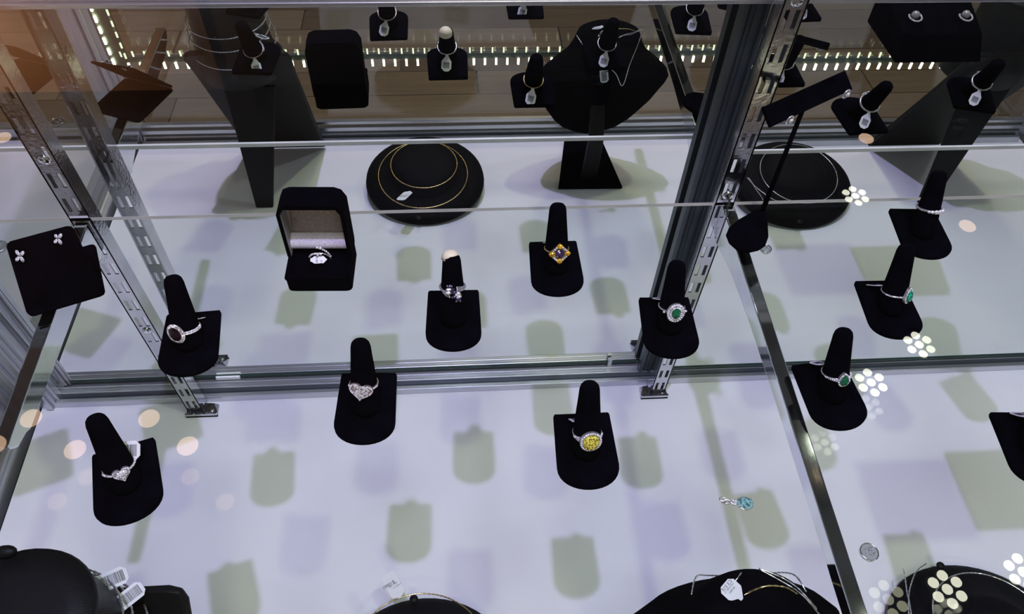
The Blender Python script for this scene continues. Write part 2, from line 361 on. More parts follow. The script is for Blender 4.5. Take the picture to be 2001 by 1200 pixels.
# slotted standards
def standard(x, w=.0189, y=-.049, z0=DECK + .004, z1=.234):
    m = MB(); xs = [0, .20, .39, .61, .80, 1.0]; xs = [x + w * q for q in xs]
    zs = [z0]; z = z0 + .012; holes = []
    while z + .017 < z1: zs += [z, z + .0165]; holes.append(len(zs) - 2); z += .0295
    zs.append(z1); th = .0014
    for yy in (y, y + th):
        for j in range(len(zs) - 1):
            for i in range(5):
                if j in holes and i in (1, 3): continue
                m.add([(xs[i], yy, zs[j]), (xs[i + 1], yy, zs[j]), (xs[i + 1], yy, zs[j + 1]), (xs[i], yy, zs[j + 1])], [(0, 1, 2, 3)])
    for j in holes:
        for i in (1, 3):
            a, b, c, d = (xs[i], zs[j]), (xs[i + 1], zs[j]), (xs[i + 1], zs[j + 1]), (xs[i], zs[j + 1])
            for p, q in ((a, b), (b, c), (c, d), (d, a)):
                m.add([(p[0], y, p[1]), (q[0], y, q[1]), (q[0], y + th, q[1]), (p[0], y + th, p[1])], [(0, 1, 2, 3)])
    m.box(x - .0001, x + .0014, y, y + .017, z0, z1); m.box(x + w - .0014, x + w + .0001, y, y + .017, z0, z1)
    o = m.build('slotted_standard', STEEL, case, recalc=False)
    return o
SL, SR = -.3483, .2462
for x, lab, scr, fx0, fx1 in ((SL, 'left slotted steel standard', .0687, -.003, .036), (SR, 'right slotted steel standard', .208, -.012, .0235)):
    s_ = standard(x); s_['label'] = lab
    for zz in ((scr, .008) if x > 0 else (scr, -.178)):
        MB().ball((x + .0095, -.0495, zz), .0052, sc=(1, .42, 1)).build('screw', CHROME, s_)
    f = MB()
    f.box(x + fx0, x + fx1, -.054, -.038, DECK, DECK + .0035)
    f.box(x + fx0, x + fx1, -.054, -.0515, DECK, DECK + .008)
    f.add([(x + fx1 - .016, -.050, DECK + .0035), (x + fx1, -.050, DECK + .0035), (x + fx1 - .004, -.040, DECK + .010), (x + fx1 - .016, -.040, DECK + .012),
           (x + fx1 - .016, -.038, DECK + .0035), (x + fx1, -.038, DECK + .0035)], [(0, 1, 2, 3), (1, 5, 2), (3, 2, 5, 4), (0, 3, 4)])
    if fx0 < -.01:
        f.add([(x + fx0 + .010, -.050, DECK + .0035), (x + fx0, -.050, DECK + .0035), (x + fx0 + .003, -.040, DECK + .010), (x + fx0 + .010, -.040, DECK + .012),
               (x + fx0 + .010, -.038, DECK + .0035), (x + fx0, -.038, DECK + .0035)], [(0, 1, 2, 3), (1, 5, 2), (3, 2, 5, 4), (0, 3, 4)])
    f.build('foot_clip', STEEL, s_, recalc=True)
    MB().ball((x + fx1 - .007, -.0485, DECK + .0055), .0026, sc=(1, 1, .6)).build('screw', CHROME, s_)
# LED strips on the front and the front left post
led = thing('led_strip', 'long led strip across the front of the case, mirrored as two rows of bright dots', 'led strip', (0, -.507, -.2065))
MB().box(-.515, 1.0, -.006, 0, .006, .0145).build('profile', LEDBAR, led)
lm = MB().box(-.0015, .0015, 0, .0022, -.0052, .0052, 0); l0 = None
lm2 = MB().box(-.0012, .0012, 0, .0018, -.0044, .0044, 0); d0 = None  # second, dimmer row stands in for the leds' reflection in the profile
for k in range(84):
    x = -.4985 + k * .01775
    if l0 is None: l0 = lm.build('led', LEDON, led, (x, 0, 0)); d0 = lm2.build('led_reflection', LEDREFL, led, (x - .006, 0, .0205))
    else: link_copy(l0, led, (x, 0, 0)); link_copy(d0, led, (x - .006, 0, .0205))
for x, yy, lab, px in ((-.519, -.505, 'left', -.512), (.998, -.507, 'right', 1.0)):
    v = thing('led_strip', f'upright led strip on the front {lab} corner post, mirrored as a slanting double row', 'led strip', (x, yy, -.2))
    MB().box(-.004, .022 if x < 0 else .004, -.006, -.001, -.01, .36).build('profile', LEDBAR, v)
    for k in range(19):
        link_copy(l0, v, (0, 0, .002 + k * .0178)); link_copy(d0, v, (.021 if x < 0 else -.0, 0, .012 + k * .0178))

# ================================================================== SHELVES AND BRACKETS
def shelf(x0, x1, label):
    d = MB(); z0, z1, y0, y1 = -.0052, 0, -.47, -.049
    vs = [(x0, y0, z0), (x1, y0, z0), (x1, y1, z0), (x0, y1, z0), (x0, y0, z1), (x1, y0, z1), (x1, y1, z1), (x0, y1, z1)]
    cz = .0013; vs += [(x0, y1 - cz, z1), (x1, y1 - cz, z1), (x1, y1, z1 - cz * .8), (x0, y1, z1 - cz * .8)]
    d.add(vs, [(0, 3, 2, 1), (4, 5, 9, 8)], 0); d.add(vs, [(0, 1, 5, 4)], 1); d.add(vs, [(1, 2, 10, 9, 5), (3, 0, 4, 8, 11)], 0); d.add(vs, [(2, 3, 11, 10), (8, 9, 10, 11)], 1)
    o = d.build('glass_shelf', [SHELFG, EDGEM], None); o.name = 'glass_shelf'
    return tag_(o, label, 'shelf')
shelf(-.530, .2585, 'clear glass shelf left of the right bracket, carrying the open ring box')
shelf(.2610, 1.008, 'clear glass shelf right of the right bracket, carrying the pear emerald rings')
def bracket(x, L, label, hs=1.0):
    t = thing('shelf_bracket', label, 'bracket', (x, -.049, -.0056))
    w = .0115; prof = [(.0, -.0005), (0, -.036), (-.012, -.040), (-.03, -.0345), (-.06, -.027), (-.12, -.021 * hs), (-.20, -.0175 * hs), (-L + .02, -.0145 * hs), (-L + .006, -.0115 * hs), (-L, -.006), (-L, -.0005)]
    m = MB(); n = len(prof)
    vs = [(sx, y, z) for sx in (-w / 2, w / 2) for y, z in prof]
    m.add(vs, [tuple(range(n)), tuple(range(2 * n - 1, n - 1, -1))] + [(i, i + n, (i + 1) % n + n, (i + 1) % n) for i in range(n)])
    m.build('arm', CHROME, t, bevel=.0012)
    MB().box(-.005, -.002, -.001, .012, -.038, -.006).box(.002, .005, -.001, .012, -.038, -.006).build('hook', STEEL, t)
    MB().prism(circ(14, .0045), -.0006, .0004).build('pad', CLEARPL, t, (0, -.012, 0))
    return t
bracket(.2603, .43, 'chrome shelf bracket running to the bottom right, between the two shelves')
bracket(SL + .0095, .225, 'chrome shelf bracket at far left under the earring card', 1.2)

# ================================================================== RING STANDS
def stand_outline():
    P = [(-.0205, 0), (.0205, 0), (.0214, -.0018), (.0221, -.022), (.0227, -.043)]
    for i in range(1, 16): t = PI * i / 16; P.append((.0227 * math.cos(t), -.043 - .0176 * math.sin(t) ** .9))
    P += [(-.0227, -.043), (-.0221, -.022), (-.0214, -.0018)]
    return P
AX = Vector((0, .41, .912)).normalized(); FR = Vector((0, -AX.z, AX.y)); SD = Vector((1, 0, 0))
BASE0 = Vector((0, -.030, .003))
_b = MB().prism(stand_outline(), 0, .0045, bev=.0009)
_f = MB(); rs = []
for s_, r_ in ((-.004, .0108), (.004, .0105), (.012, .0102), (.022, .0096), (.034, .0086), (.046, .0076), (.054, .0070), (.0572, .0062), (.0590, .0048), (.0598, .0026), (.0600, .0008)):
    c_ = BASE0 + AX * s_
    rs.append([c_ + (SD * math.cos(a) * 1.04 + FR * math.sin(a) * .96) * r_ for a in [2 * PI * i / 24 for i in range(24)]])
_f.rings(rs)
for v_i, v_ in enumerate(_f.v):
    if v_[2] < .001: _f.v[v_i] = (v_[0], v_[1], .001)
stand_proto = [None, None]
def ring_stand(x, y, yaw, label):
    t = thing('ring_stand', label, 'ring stand', (x, y, 0.0003), math.radians(yaw), 'black velvet ring stands')
    if stand_proto[0] is None:
        stand_proto[0] = _b.build('base', VELVET, t); stand_proto[1] = _f.build('finger', VELVET, t)
    else:
        for p in stand_proto: link_copy(p, t)
    return t
RR = .0098
def tag_mesh(w=.0112, h=.0155, neck=.006):
    P = [(-.0012, 0), (.0012, 0), (.0016, -neck * .5), (w / 2 - .0015, -neck), (w / 2, -neck - .002)]
    P += [(w / 2, -neck - h + .003), (w / 2 - .003, -neck - h), (-w / 2 + .003, -neck - h), (-w / 2, -neck - h + .003), (-w / 2, -neck - .002), (-w / 2 + .0015, -neck)]
    return P
def add_tag(parent, M, w=.0112, h=.0155, neck=.006, bars=12, text=None, name='price_tag', barh=None):
    """tag hanging along local -y from the origin of M, face along +z"""
    o = MB().prism(tag_mesh(w, h, neck), -.00018, .00018, 0, M).build(name, TAG, parent)
    b = MB(); random.seed(int(w * 1e5) + bars); y = -neck - .003; W_ = w * .62
    if bars:
        x = -W_ / 2; bh = (h - .0055) if barh is None else barh
        while y > -neck - h + .003:
            th = random.choice((.00022, .00035, .0005)); b.box(-W_ / 2, W_ / 2, y - th, y, .0002, .00028, 0, M); y -= th + random.choice((.0003, .00045))
        q = b.build('barcode', INK, o); q['kind'] = 'stuff'
    if text:
        for (s, sz, tx, ty) in text:
            cu = bpy.data.curves.new('text', 'FONT'); cu.body = s; cu.size = sz; cu.align_x = 'CENTER'
            to = bpy.data.objects.new('print', cu); C.objects.link(to)
            dg = bpy.context.evaluated_depsgraph_get(); me = bpy.data.meshes.new_from_object(to.evaluated_get(dg)); bpy.data.objects.remove(to)
            to = bpy.data.objects.new('print', me); C.objects.link(to); me.materials.clear(); me.materials.append(INK)
            to.parent = o; to.matrix_local = M @ Matrix.Translation((tx, ty, .0003))
    return o
def tag_between(o, p0, p1, N=(-.06, -.45, .88), w=.0125, bars=14, text=None, roll=0.0, neck=.006):
    p0, p1 = Vector(p0), Vector(p1); Y = (p0 - p1); L = Y.length; Y.normalize(); N = Vector(N); N = (N - Y * N.dot(Y)).normalized(); X = Y.cross(N)
    return add_tag(o, frame(p0 - o.location, X, Y, N), w, L - neck, neck, bars, text)
def frame(origin, X, Y, N):
    m = Matrix((X, Y, N)).transposed().to_4x4(); m.translation = origin; return m
def ring(t, x, y, yaw, phi, label, kind, metal=SILVER, tagside=-.004, tagrot=0.0, tagm=True, tilt=None):
    """a ring sitting t metres up the finger of the stand at x, y; phi turns its head about the finger"""
    yw = Matrix.Rotation(math.radians(yaw), 3, 'Z'); o = thing('ring', label, 'ring', (0, 0, 0), 0)
    c = Vector((x, y, .0003)) + yw @ (BASE0 + AX * t)
    a, f, s = yw @ AX, yw @ FR, yw @ SD; ph = math.radians(phi)
    N = f * math.cos(ph) + s * math.sin(ph); S = a.cross(N) * -1.0; S = N.cross(a) * -1 if False else a.cross(N)
    R3 = Matrix((S, a, N)).transposed()
    Mx = R3.to_4x4(); Mx.translation = c; o.matrix_world = Mx      # local: x along the band, y up the finger, z out of the head
    o['_r'] = 0; del o['_r']
    kind(o, metal)
    if tagm:
        bk = -f   # hang from the lowest back point of the band, draped to the base behind the finger
        org = c + bk * (RR + .0006) + s * tagside * .3
        dn = (yw @ Vector((tagside * 1.0 + math.sin(tagrot) * .02, .016, -.0165))).normalized()
        Yl = -dn; Nl = (yw @ Vector((0, .72, .69))); Nl = (Nl - Yl * Nl.dot(Yl)).normalized(); Xl = Yl.cross(Nl)
        L = o.matrix_world.inverted() @ frame(org, Xl, Yl, Nl)
        add_tag(o, L, .0105, .0125, .005)
    return o
def band(o, metal, r=.00075, rows=1, pave=0, arc=(0, 1), mats=DIAM, size=.00075, flare=0.0):
    """band in local space: circle in the x-z plane (y is the finger axis)"""
    m = MB(); p = MB()
    for k in range(rows):
        off = (k - (rows - 1) / 2) * .0021
        pts = []
        for i in range(40):
            a = 2 * PI * i / 40; fl_ = max(0, math.cos(a)) ** 2
            pts.append((math.sin(a) * (RR + .0004), off * fl_ * (1 + flare), math.cos(a) * (RR + .0004)))
        m.tube(pts, r, 7, True)
    m.build('band', metal, o)
    if pave:
        for k in range(rows):
            off = (k - (rows - 1) / 2) * .0021
            for i in range(-pave, pave + 1):
                if abs(i) < 3 and pave > 3: continue
                a = i * .125; fl_ = max(0, math.cos(a)) ** 2
                p.ico((math.sin(a) * (RR + .0012), off * fl_ * (1 + flare), math.cos(a) * (RR + .0012)), size, rot=a)
        q = p.build('band_stones', mats, o); q['kind'] = 'stuff'
XL, YL, NL = Vector((1, 0, 0)), Vector((0, 1, 0)), Vector((0, 0, 1))
HZ = RR + .0022
def halo(o, outline, r, n, size, mats=DIAM, z=HZ, metal=SILVER, name='halo_stones', seat=True):
    m = MB(); L = len(outline); per = 0; pts = [Vector((q[0] * r, q[1] * r, z)) for q in outline]
    seg = [(pts[(i + 1) % L] - pts[i]).length for i in range(L)]; T = sum(seg)
    for k in range(n):
        d = T * k / n; i = 0
        while d > seg[i]: d -= seg[i]; i += 1
        m.ico(pts[i].lerp(pts[(i + 1) % L], d / seg[i]), size, rot=k)
    q = m.build(name, mats, o); q['kind'] = 'stuff'
    if seat:
        k = 1 + size / r * .9
        MB().prism([(q[0] * r * k, q[1] * r * k) for q in outline], z - .0022, z - .0003, 0).build('setting', metal, o)
PEAR = []
for i in range(24):
    a = 2 * PI * i / 24; rr = 1.0
    x = math.sin(a) * (1 - .28 * max(0, math.cos(a)) - .18 * max(0, math.cos(a)) ** 4); y = math.cos(a) * (1.25 if math.cos(a) > 0 else .95)
    PEAR.append((x * .92, y))
PEAR = PEAR[::-1]
HEART = []
for i in range(36):
    a = 2 * PI * i / 36
    HEART.append((16 * math.sin(a) ** 3 / 17, (13 * math.cos(a) - 5 * math.cos(2 * a) - 2 * math.cos(3 * a) - math.cos(4 * a)) / 17))
HEART = HEART[::-1]
def k_heart_small(o, metal):
    band(o, metal, .0007, 1, 11)
    halo(o, HEART, .0055, 32, .00068, metal=metal)
    m = MB().gem((0, 0, HZ + .0002), HEART, .0040, .0022, XL, YL, NL)
    m.build('heart_stone', DIAM, o)
    g = MB()
    for i in range(60):
        x, y = random.uniform(-1, 1) * .0034, random.uniform(-1, 1) * .0034
        if abs(x) + max(0, -y) < .0033 and y < .0026: g.ico((x, y, HZ + .0012), .00045, rot=i)
    q = g.build('inner_stones', DIAM, o); q['kind'] = 'stuff'
def k_heart_pave(o, metal):
    band(o, metal, .0008, 1, 10)
    R = Matrix.Rotation(-.18, 2); ol = [tuple(R @ Vector((x * 1.12, y))) for x, y in HEART]
    halo(o, ol, .0078, 42, .00068, mats=DIAM, metal=metal, name='edge_stones')
    m = MB()
    for j in range(-9, 10):
        for i in range(-9, 10):
            x, y = (i + .5 * (j % 2)) * .00112, j * .00100
            v = R.inverted() @ Vector((x, y)); X, Y = v.x / (.0078 * 1.12), v.y / .0078 + .12
            h = (X * X * 1.35 + (Y - .68 * abs(X)) ** 2 * 1.1)
            if h < .62: m.ico((x, y, HZ + .0010 - .0010 * h), .00062, rot=i * j)
    q = m.build('pave_stones', PINKST, o); q['kind'] = 'stuff'
def k_yellow(o, metal):
    band(o, metal, .00065, 3, 10, size=.0006, flare=.3)
    halo(o, circ(26, 1, 1), .0072, 26, .0010, metal=metal)
    MB().gem((0, 0, HZ + .0004), circ(12, 1, 1.04), .0061, .0034, XL, YL, NL).build('centre_stone', YELST, o)
    g = MB()
    for k in range(34): a = k * 2.4; r = .0054 * math.sqrt(k / 34); g.ico((r * math.cos(a), r * math.sin(a), HZ + .0024), .00072, rot=k)
    q = g.build('stone_facets', YELST, o); q['kind'] = 'stuff'
def k_garnet(o, metal):
    band(o, metal, .0009, 1, 0)
    p = MB()
    for i in range(6, 22):
        for w in (-.0008, .0008): a = i * .1; p.ico((math.sin(a) * (RR + .0012), w, math.cos(a) * (RR + .0012)), .0008, rot=i)
    q = p.build('band_stones', DIAM, o); q['kind'] = 'stuff'
    halo(o, circ(24), .0066, 30, .0009, mats=PINKST, metal=metal); halo(o, circ(24), .0077, 36, .00085, mats=PINKST, metal=metal, z=HZ - .0009, name='outer_halo_stones', seat=False)
    MB().gem((0, 0, HZ + .0004), circ(16), .0055, .0030, XL, YL, NL).build('centre_stone', GARN, o)
def k_marquise(o, metal):
    m = MB()
    for sx in (-1, 1):
        for k in range(4):
            pts = [(sx * (.0098 - .0002 * k) * math.sin(a), sx * (-.0005 + (k - 1.5) * .0013) * (math.cos(a) ** .5 if math.cos(a) > 0 else 0) - sx * .0032 * max(0, math.cos(a)) ** 1.5 * -1, (RR + .0006) * math.cos(a) + .0008 * max(0, math.cos(a))) for a in [math.radians(q) for q in range(95, 8, -8)]]
            m.tube(pts, .0005, 6)
    m.build('split_shoulders', metal, o)
    band(o, metal, .0008)
    cols = [(AMETH, -.0030, .0062, .3), (DIAM, -.0034, .0034, -.1), (AMETH, .0004, .0008, .2), (DIAM, .0034, -.0008, .5), (AMETH, .0008, -.0032, .1), (DIAM, -.0042, .0008, 0), (AMETH, .0036, -.0058, .4), (DIAM, .0040, -.0032, .2), (AMETH, -.0010, .0030, .9)]
    for mt, x, y, an in cols:
        X = Vector((math.cos(an), math.sin(an), 0)); Y = Vector((-X.y, X.x, 0))
        MB().gem((x, y, HZ + .0006), circ(10, 1.35, .8), .0019, .0018, X, Y, NL).build('marquise_stone', mt, o)
    g = MB()
    for (x, y) in ((-.0046, .0072), (-.0012, .0068), (.0052, -.0068), (.0020, -.0070), (.0056, -.0014), (-.0058, .0022)): g.ico((x, y, HZ + .0014), .0007)
    g.build('prong_beads', metal, o)
def k_citrine(o, metal):
    band(o, metal, .0008)
    D = .0082
    MB().prism([(0, D + .0012), (-D - .0012, 0), (0, -D - .0012), (D + .0012, 0)], HZ - .002, HZ - .0002).build('setting', metal, o)
    for (x, y) in ((0, D - .0016), (-D + .0016, 0), (0, -D + .0016), (D - .0016, 0)):
        MB().gem((x, y, HZ + .0004), circ(8), .0026, .0022, XL, YL, NL).build('amber_corner_stone', CITR, o)
    g = MB()
    for sx in (-1, 1):
        for sy in (-1, 1):
            for k in range(3): q = .0028 + k * .0014; g.ico((sx * q, sy * (.0084 - q), HZ + .0006), .00095, rot=k)
    q = g.build('side_stones', DIAM, o); q['kind'] = 'stuff'
    MB().gem((0, 0, HZ + .0008), circ(12), .0041, .0028, XL, YL, NL).build('centre_stone', AMETH, o)
    b = MB()
    for k in range(20):
        f_ = (k % 5) / 5; a, c = [((0, 1), (-1, 0)), ((-1, 0), (0, -1)), ((0, -1), (1, 0)), ((1, 0), (0, 1))][k // 5]
        b.ico(((a[0] * (1 - f_) + c[0] * f_) * (D + .0012), (a[1] * (1 - f_) + c[1] * f_) * (D + .0012), HZ + .0002), .0005)
    q = b.build('rim_beads', GOLD, o); q['kind'] = 'stuff'
def k_emerald(o, metal):
    band(o, metal, .0008)
    halo(o, circ(24, .88, 1), .0072, 20, .0013, metal=metal); halo(o, circ(24, .86, 1), .0052, 18, .0010, metal=metal, z=HZ + .0006, name='inner_halo_stones', seat=False)
    MB().gem((0, 0, HZ + .0010), circ(14, .82, 1.05), .0043, .0028, XL, YL, NL).build('centre_stone', EMER, o)
    g = MB().ico((-.0090, 0, HZ - .0030), .0012).ico((.0090, 0, HZ - .0030), .0012)
    g.build('side_stone_pair', DIAM, o)
def k_pear_small(o, metal):
    band(o, metal, .0006, 2, 10, size=.0006)
    halo(o, PEAR, .0048, 24, .0007, metal=metal)
    MB().gem((0, 0, HZ + .0006), PEAR, .0038, .0026, XL, YL, NL).build('centre_stone', EMER, o)
def k_pear_big(o, metal):
    band(o, metal, .0007, 1, 14, size=.0007)
    halo(o, PEAR, .0060, 30, .0007, metal=metal)
    MB().gem((0, 0, HZ + .0006), PEAR, .0050, .0032, XL, YL, NL).build('centre_stone', EMER2, o)
def k_three(o, metal):
    band(o, metal, .0011)
    for a, r in ((-.85, .0014), (-.6, .0017), (-.32, .0021), (0, .0025), (.34, .0023), (.62, .0018), (.86, .0015)):
        p = (math.sin(a) * (RR + .0018), 0, math.cos(a) * (RR + .0018)); N = Vector((math.sin(a), 0, math.cos(a))); X = Vector((N.z, 0, -N.x))
        MB().gem(p, circ(10), r, r * .9, X, YL, N).build('round_stone', DIAM, o)
ST = [
 (-.2448, -.2830, 17, .016, 16, 'white heart', 'white diamond heart ring on the velvet finger at lower left', k_heart_small, SILVER, .0085, .6),
 (-.0710, -.2288, -2, .0225, -4, 'pink pave heart', 'large puffed heart ring paved with pale pink stones', k_heart_pave, ROSE, -.006, 0),
 (.0905, -.2720, 0, .0165, 5, 'round yellow stone', 'split triple-band ring with round yellow stone and white halo', k_yellow, SILVER, -.006, 0),
 (-.2160, -.1640, 4, .0150, -27, 'round dark garnet', 'rose gold ring with dark round stone and pink halo turned to the left', k_garnet, ROSE, .006, 0),
 (-.0040, -.1495, -1, .031, 4, 'violet marquise cluster', 'bypass cluster ring of dark violet and white marquise stones', k_marquise, SILVER, -.002, 0),
 (.0855, -.0975, 0, .019, 6, 'square amber and purple', 'diamond-shaped ring with dark purple centre and amber corner stones', k_citrine, GOLD, -.005, 0),
 (.1740, -.1642, -2, .0195, 4, 'oval emerald double halo', 'ring with oval green stone inside a wide double white halo', k_emerald, SILVER, -.007, 0),
 (.2860, -.2345, 5, .021, 2, 'small pear emerald', 'split band ring with small pear green stone and thin halo', k_pear_small, SILVER, -.004, 0),
 (.3665, -.1535, -1, .0165, 38, 'large pear emerald', 'ring with large bright green pear stone turned to the right', k_pear_big, SILVER, -.010, 0),
 (.4290, -.0690, -3, .025, 22, 'row of white stones', 'thick band ring with a row of seven round white stones', k_three, SILVER, -.011, 0)]
SLAB = ['black velvet ring stand at lower left holding the white heart ring', 'black velvet ring stand holding the large pink heart ring', 'black velvet ring stand holding the yellow stone ring',
 'black velvet ring stand at left holding the dark round garnet ring', 'black velvet ring stand with a worn pale fingertip holding the violet cluster ring', 'black velvet ring stand holding the square amber and purple ring',
 'black velvet ring stand left of the right standard holding the oval emerald ring', 'black velvet ring stand beside the chrome bracket holding the small pear emerald ring',
 'black velvet ring stand at right holding the large pear emerald ring', 'black velvet ring stand at upper right holding the band of round white stones']
for (x, y, yaw, t, phi, nm, lb, kind, metal, ts, trr), sl in zip(ST, SLAB):
    s_ = ring_stand(x, y, yaw, sl)
    if nm.startswith('violet'):
        c_ = MB(); rs = []
        for s2, r2 in ((.0545, .0074), (.0575, .0068), (.0598, .0056), (.0612, .0036), (.0617, .0012)):
            cc = BASE0 + AX * s2 + Vector((-.0009, .0012, 0)); rs.append([cc + (SD * math.cos(a) + FR * math.sin(a) * .9) * r2 for a in [2 * PI * i / 20 for i in range(20)]])
        c_.rings(rs); q = c_.build('exposed_tip', pbr('ivory_plastic_core', (.80, .72, .52), .5, noise=(40, .9, 1.05)), s_); q['label'] = 'ivory plastic tip where the velvet is worn off'
    o = ring(t, x, y, yaw, phi, lb, kind, metal, tagside=ts, tagrot=trr, tagm=not nm.startswith('white heart'))
    if nm.startswith('white heart'):
        Mi = o.matrix_world.inverted(); p0, p1 = Vector((-.2450, -.2930, .0150)), Vector((-.2270, -.2935, .0170))
        Y = (p0 - p1).normalized(); N = Vector((.1, -.45, .88)); N = (N - Y * N.dot(Y)).normalized()
        add_tag(o, Mi @ frame(p0, Y.cross(N), Y, N), .0135, .0150, .004, 12)
# stand cut by the right picture edge and one further right, seen only in the mirror
s_ = ring_stand(.4295, -.2870, -3, 'black velvet ring stand cut off by the right picture edge')
ring(.02, .4295, -.2870, -3, 0, 'plain halo ring on the stand cut off by the right picture edge', k_pear_small, SILVER)
s_ = ring_stand(.560, -.105, 16, 'black velvet ring stand reflected at far right, in front of the right bust')
ring(.024, .560, -.105, 16, 25, 'white stone band ring reflected at far right above its twisted tag', k_three, SILVER, tagside=-.006)

# ================================================================== RING BOX
t = thing('ring_box', 'open black velvet ring box with silver satin lining at centre left of the shelf', 'ring box', (-.1150, -.1225, .0002), math.radians(-2))
w, d, h = .0535, .044, .020
MB().prism(rrect(w, d, .004), 0, h - .0025, bev=.0025).build('base', VELVET, t)
rim = MB()
for x0, x1, y0, y1 in ((-w / 2, -w / 2 + .004, -d / 2, d / 2), (w / 2 - .004, w / 2, -d / 2, d / 2), (-w / 2, w / 2, -d / 2, -d / 2 + .004), (-w / 2, w / 2, d / 2 - .004, d / 2)): rim.box(x0, x1, y0, y1, h - .004, h)
rim.build('base_rim', VELVET, t, bevel=.001)
cush = MB().box(-w / 2 + .004, w / 2 - .004, -d / 2 + .004, -.0005, h - .006, h - .0028).box(-w / 2 + .004, w / 2 - .004, .0012, d / 2 - .004, h - .006, h - .0022)
cush.build('cushion', VELVET, t, bevel=.0016)
# lid: hinged on the rear edge, standing open
lid = bpy.data.objects.new('lid', None); C.objects.link(lid); lid.parent = t; lid.location = (0, d / 2 - .001, h); lid.rotation_euler = (math.radians(-2), 0, 0)
L, TH = .0585, .021
m = MB()
ol = [(-w / 2, 0), (w / 2, 0), (w / 2, L - .010), (w / 2 - .0035, L - .0025), (w / 2 - .009, L), (-w / 2 + .009, L), (-w / 2 + .0035, L - .0025), (-w / 2, L - .010)]
def V(p, yy, k=1.0): return Vector((p[0] * k, yy, p[1]))
n = len(ol)
outer_b = [V(p, .001) for p in ol]; outer_f = [V(p, -TH) for p in ol]
inn = [(p[0] * .88, min(max(p[1], .0), L - .0045)) for p in ol]
inner_f = [V(p, -TH) for p in inn]; inner_b = [V(p, -.004) for p in inn]
vs = outer_b + outer_f + inner_f + inner_b; fs = [tuple(range(n))]
for i in range(n):
    j = (i + 1) % n
    if i != 0: fs += [(i, j, n + j, n + i), (n + i, n + j, 2 * n + j, 2 * n + i)]
m.add(vs, fs, 0); fs2 = []
for i in range(n):
    j = (i + 1) % n
    if i != 0: fs2.append((2 * n + i, 2 * n + j, 3 * n + j, 3 * n + i))
fs2.append(tuple(3 * n + i for i in range(n))); m.add(vs, fs2, 1)
lb_ = m.build('lid_shell', [VELVET, LINGREY], lid)
# convex satin puff and lower roll
pf = MB(); rs = []
for j in range(9):
    z = .013 + (L - .024) * j / 8; ww = (w * .43) * (1 - .13 * j / 8); rs.append([Vector((ww * math.cos(PI * i / 12), -.0045 - .0055 * math.sin(PI * i / 12) * math.sin(PI * (j + .6) / 9.5), z)) for i in range(13)])
pf.rings(rs, 0, True, False, False); pf.build('satin_pad', LINING, lid)
rl = MB(); rs = []
for j in range(11):
    a = -.5 + (PI + .3) * j / 10; rs.append([Vector((x, -.0035 - .0125 * math.sin(max(0, a)), .0065 + .0075 * -math.cos(a))) for x in [-w * .45 + w * .9 * i / 6 for i in range(7)]])
rl.rings(rs, 0, True, False, False); rl.build('satin_roll', SATIN, lid)
# ring in the slot, with its tag
o = thing('ring', 'white bypass ring set with small round stones standing in the open ring box', 'ring', (-.1150, -.1215, .0185), math.radians(-2))
m = MB().tube([(math.sin(a) * .0088, 0, math.cos(a) * .0088 - .0028) for a in [2 * PI * i / 36 for i in range(36)]], .0006, 7, True); m.build('band', SILVER, o)
g = MB()
for s_ in (-1, 1):
    for k in range(9): a = s_ * (-1.15 + k * .17); g.ico((math.sin(a) * .0096, s_ * (.0004 + .0004 * k) * -1 , math.cos(a) * .0096 - .0022 + .0002 * k), .00085 + .00004 * k, rot=k)
g.ico((.0008, .0042, .0086), .0012).ico((.0022, .0062, .0092), .001).ico((-.0005, -.0038, .0084), .0012)
g.build('stones', DIAM, o)
Y_ = Vector((-1, -.05, 0)).normalized(); N_ = Vector((0, -.5, .86)); N_ = (N_ - Y_ * N_.dot(Y_)).normalized()
add_tag(o, frame(Vector((-.0068, -.0064, .0046)), Y_.cross(N_), Y_, N_), .0062, .0125, .0012, 0, (('00 00', .0026, .0006, -.0062), ('1 0', .0024, -.0020, -.0098)))

# ================================================================== T-BAR EARRING STAND
t = thing('earring_stand', 'black t-bar earring stand with teardrop base at the foot of the right standard', 'earring stand', (0, 0, .0003))
tp = [(.2818, -.0640), (.2878, -.0640), (.2892, -.0680), (.2862, -.0840), (.2828, -.0990), (.2775, -.1085), (.2700, -.1135), (.2594, -.1160), (.2505, -.1125), (.2455, -.1040), (.2448, -.0940), (.2490, -.0865), (.2600, -.0770)]
MB().prism(tp, 0, .0052, bev=.0016).build('base', VELVET, t)
MB().tube([(.2855, -.0668, .004), (.2852, -.0662, .06), (.2848, -.0655, .123)], [.0024, .0021, .0019], 10).build('pole', VELVET, t)
Mb = Matrix.Translation((.2900, -.0570, .125)) @ Euler((math.radians(-52), 0, math.radians(29)), 'XYZ').to_matrix().to_4x4()
MB().box(-.047, .047, -.0020, .0020, -.0085, .0085, 0, Mb).build('crossbar', VELVET, t, bevel=.0008)
for xx, lb in ((-.026, 'small square stud earring at the left end of the t-bar crossbar'), (.040, 'small square stud earring at the right end of the t-bar crossbar')):
    e = thing('earring', lb, 'earring', tuple(Mb @ Vector((xx, -.0025, -.0070))), .5)
    MB().tube([(math.cos(a) * .0038, -.001, math.sin(a) * .0038 - .003) for a in [2 * PI * i / 20 for i in range(20)]], .0007, 6, True).build('hoop', SILVER, e)
    MB().gem((0, -.0024, -.003), circ(8), .0024, .002, XL, NL, Vector((0, -1, 0))).build('stone', DIAM, e)

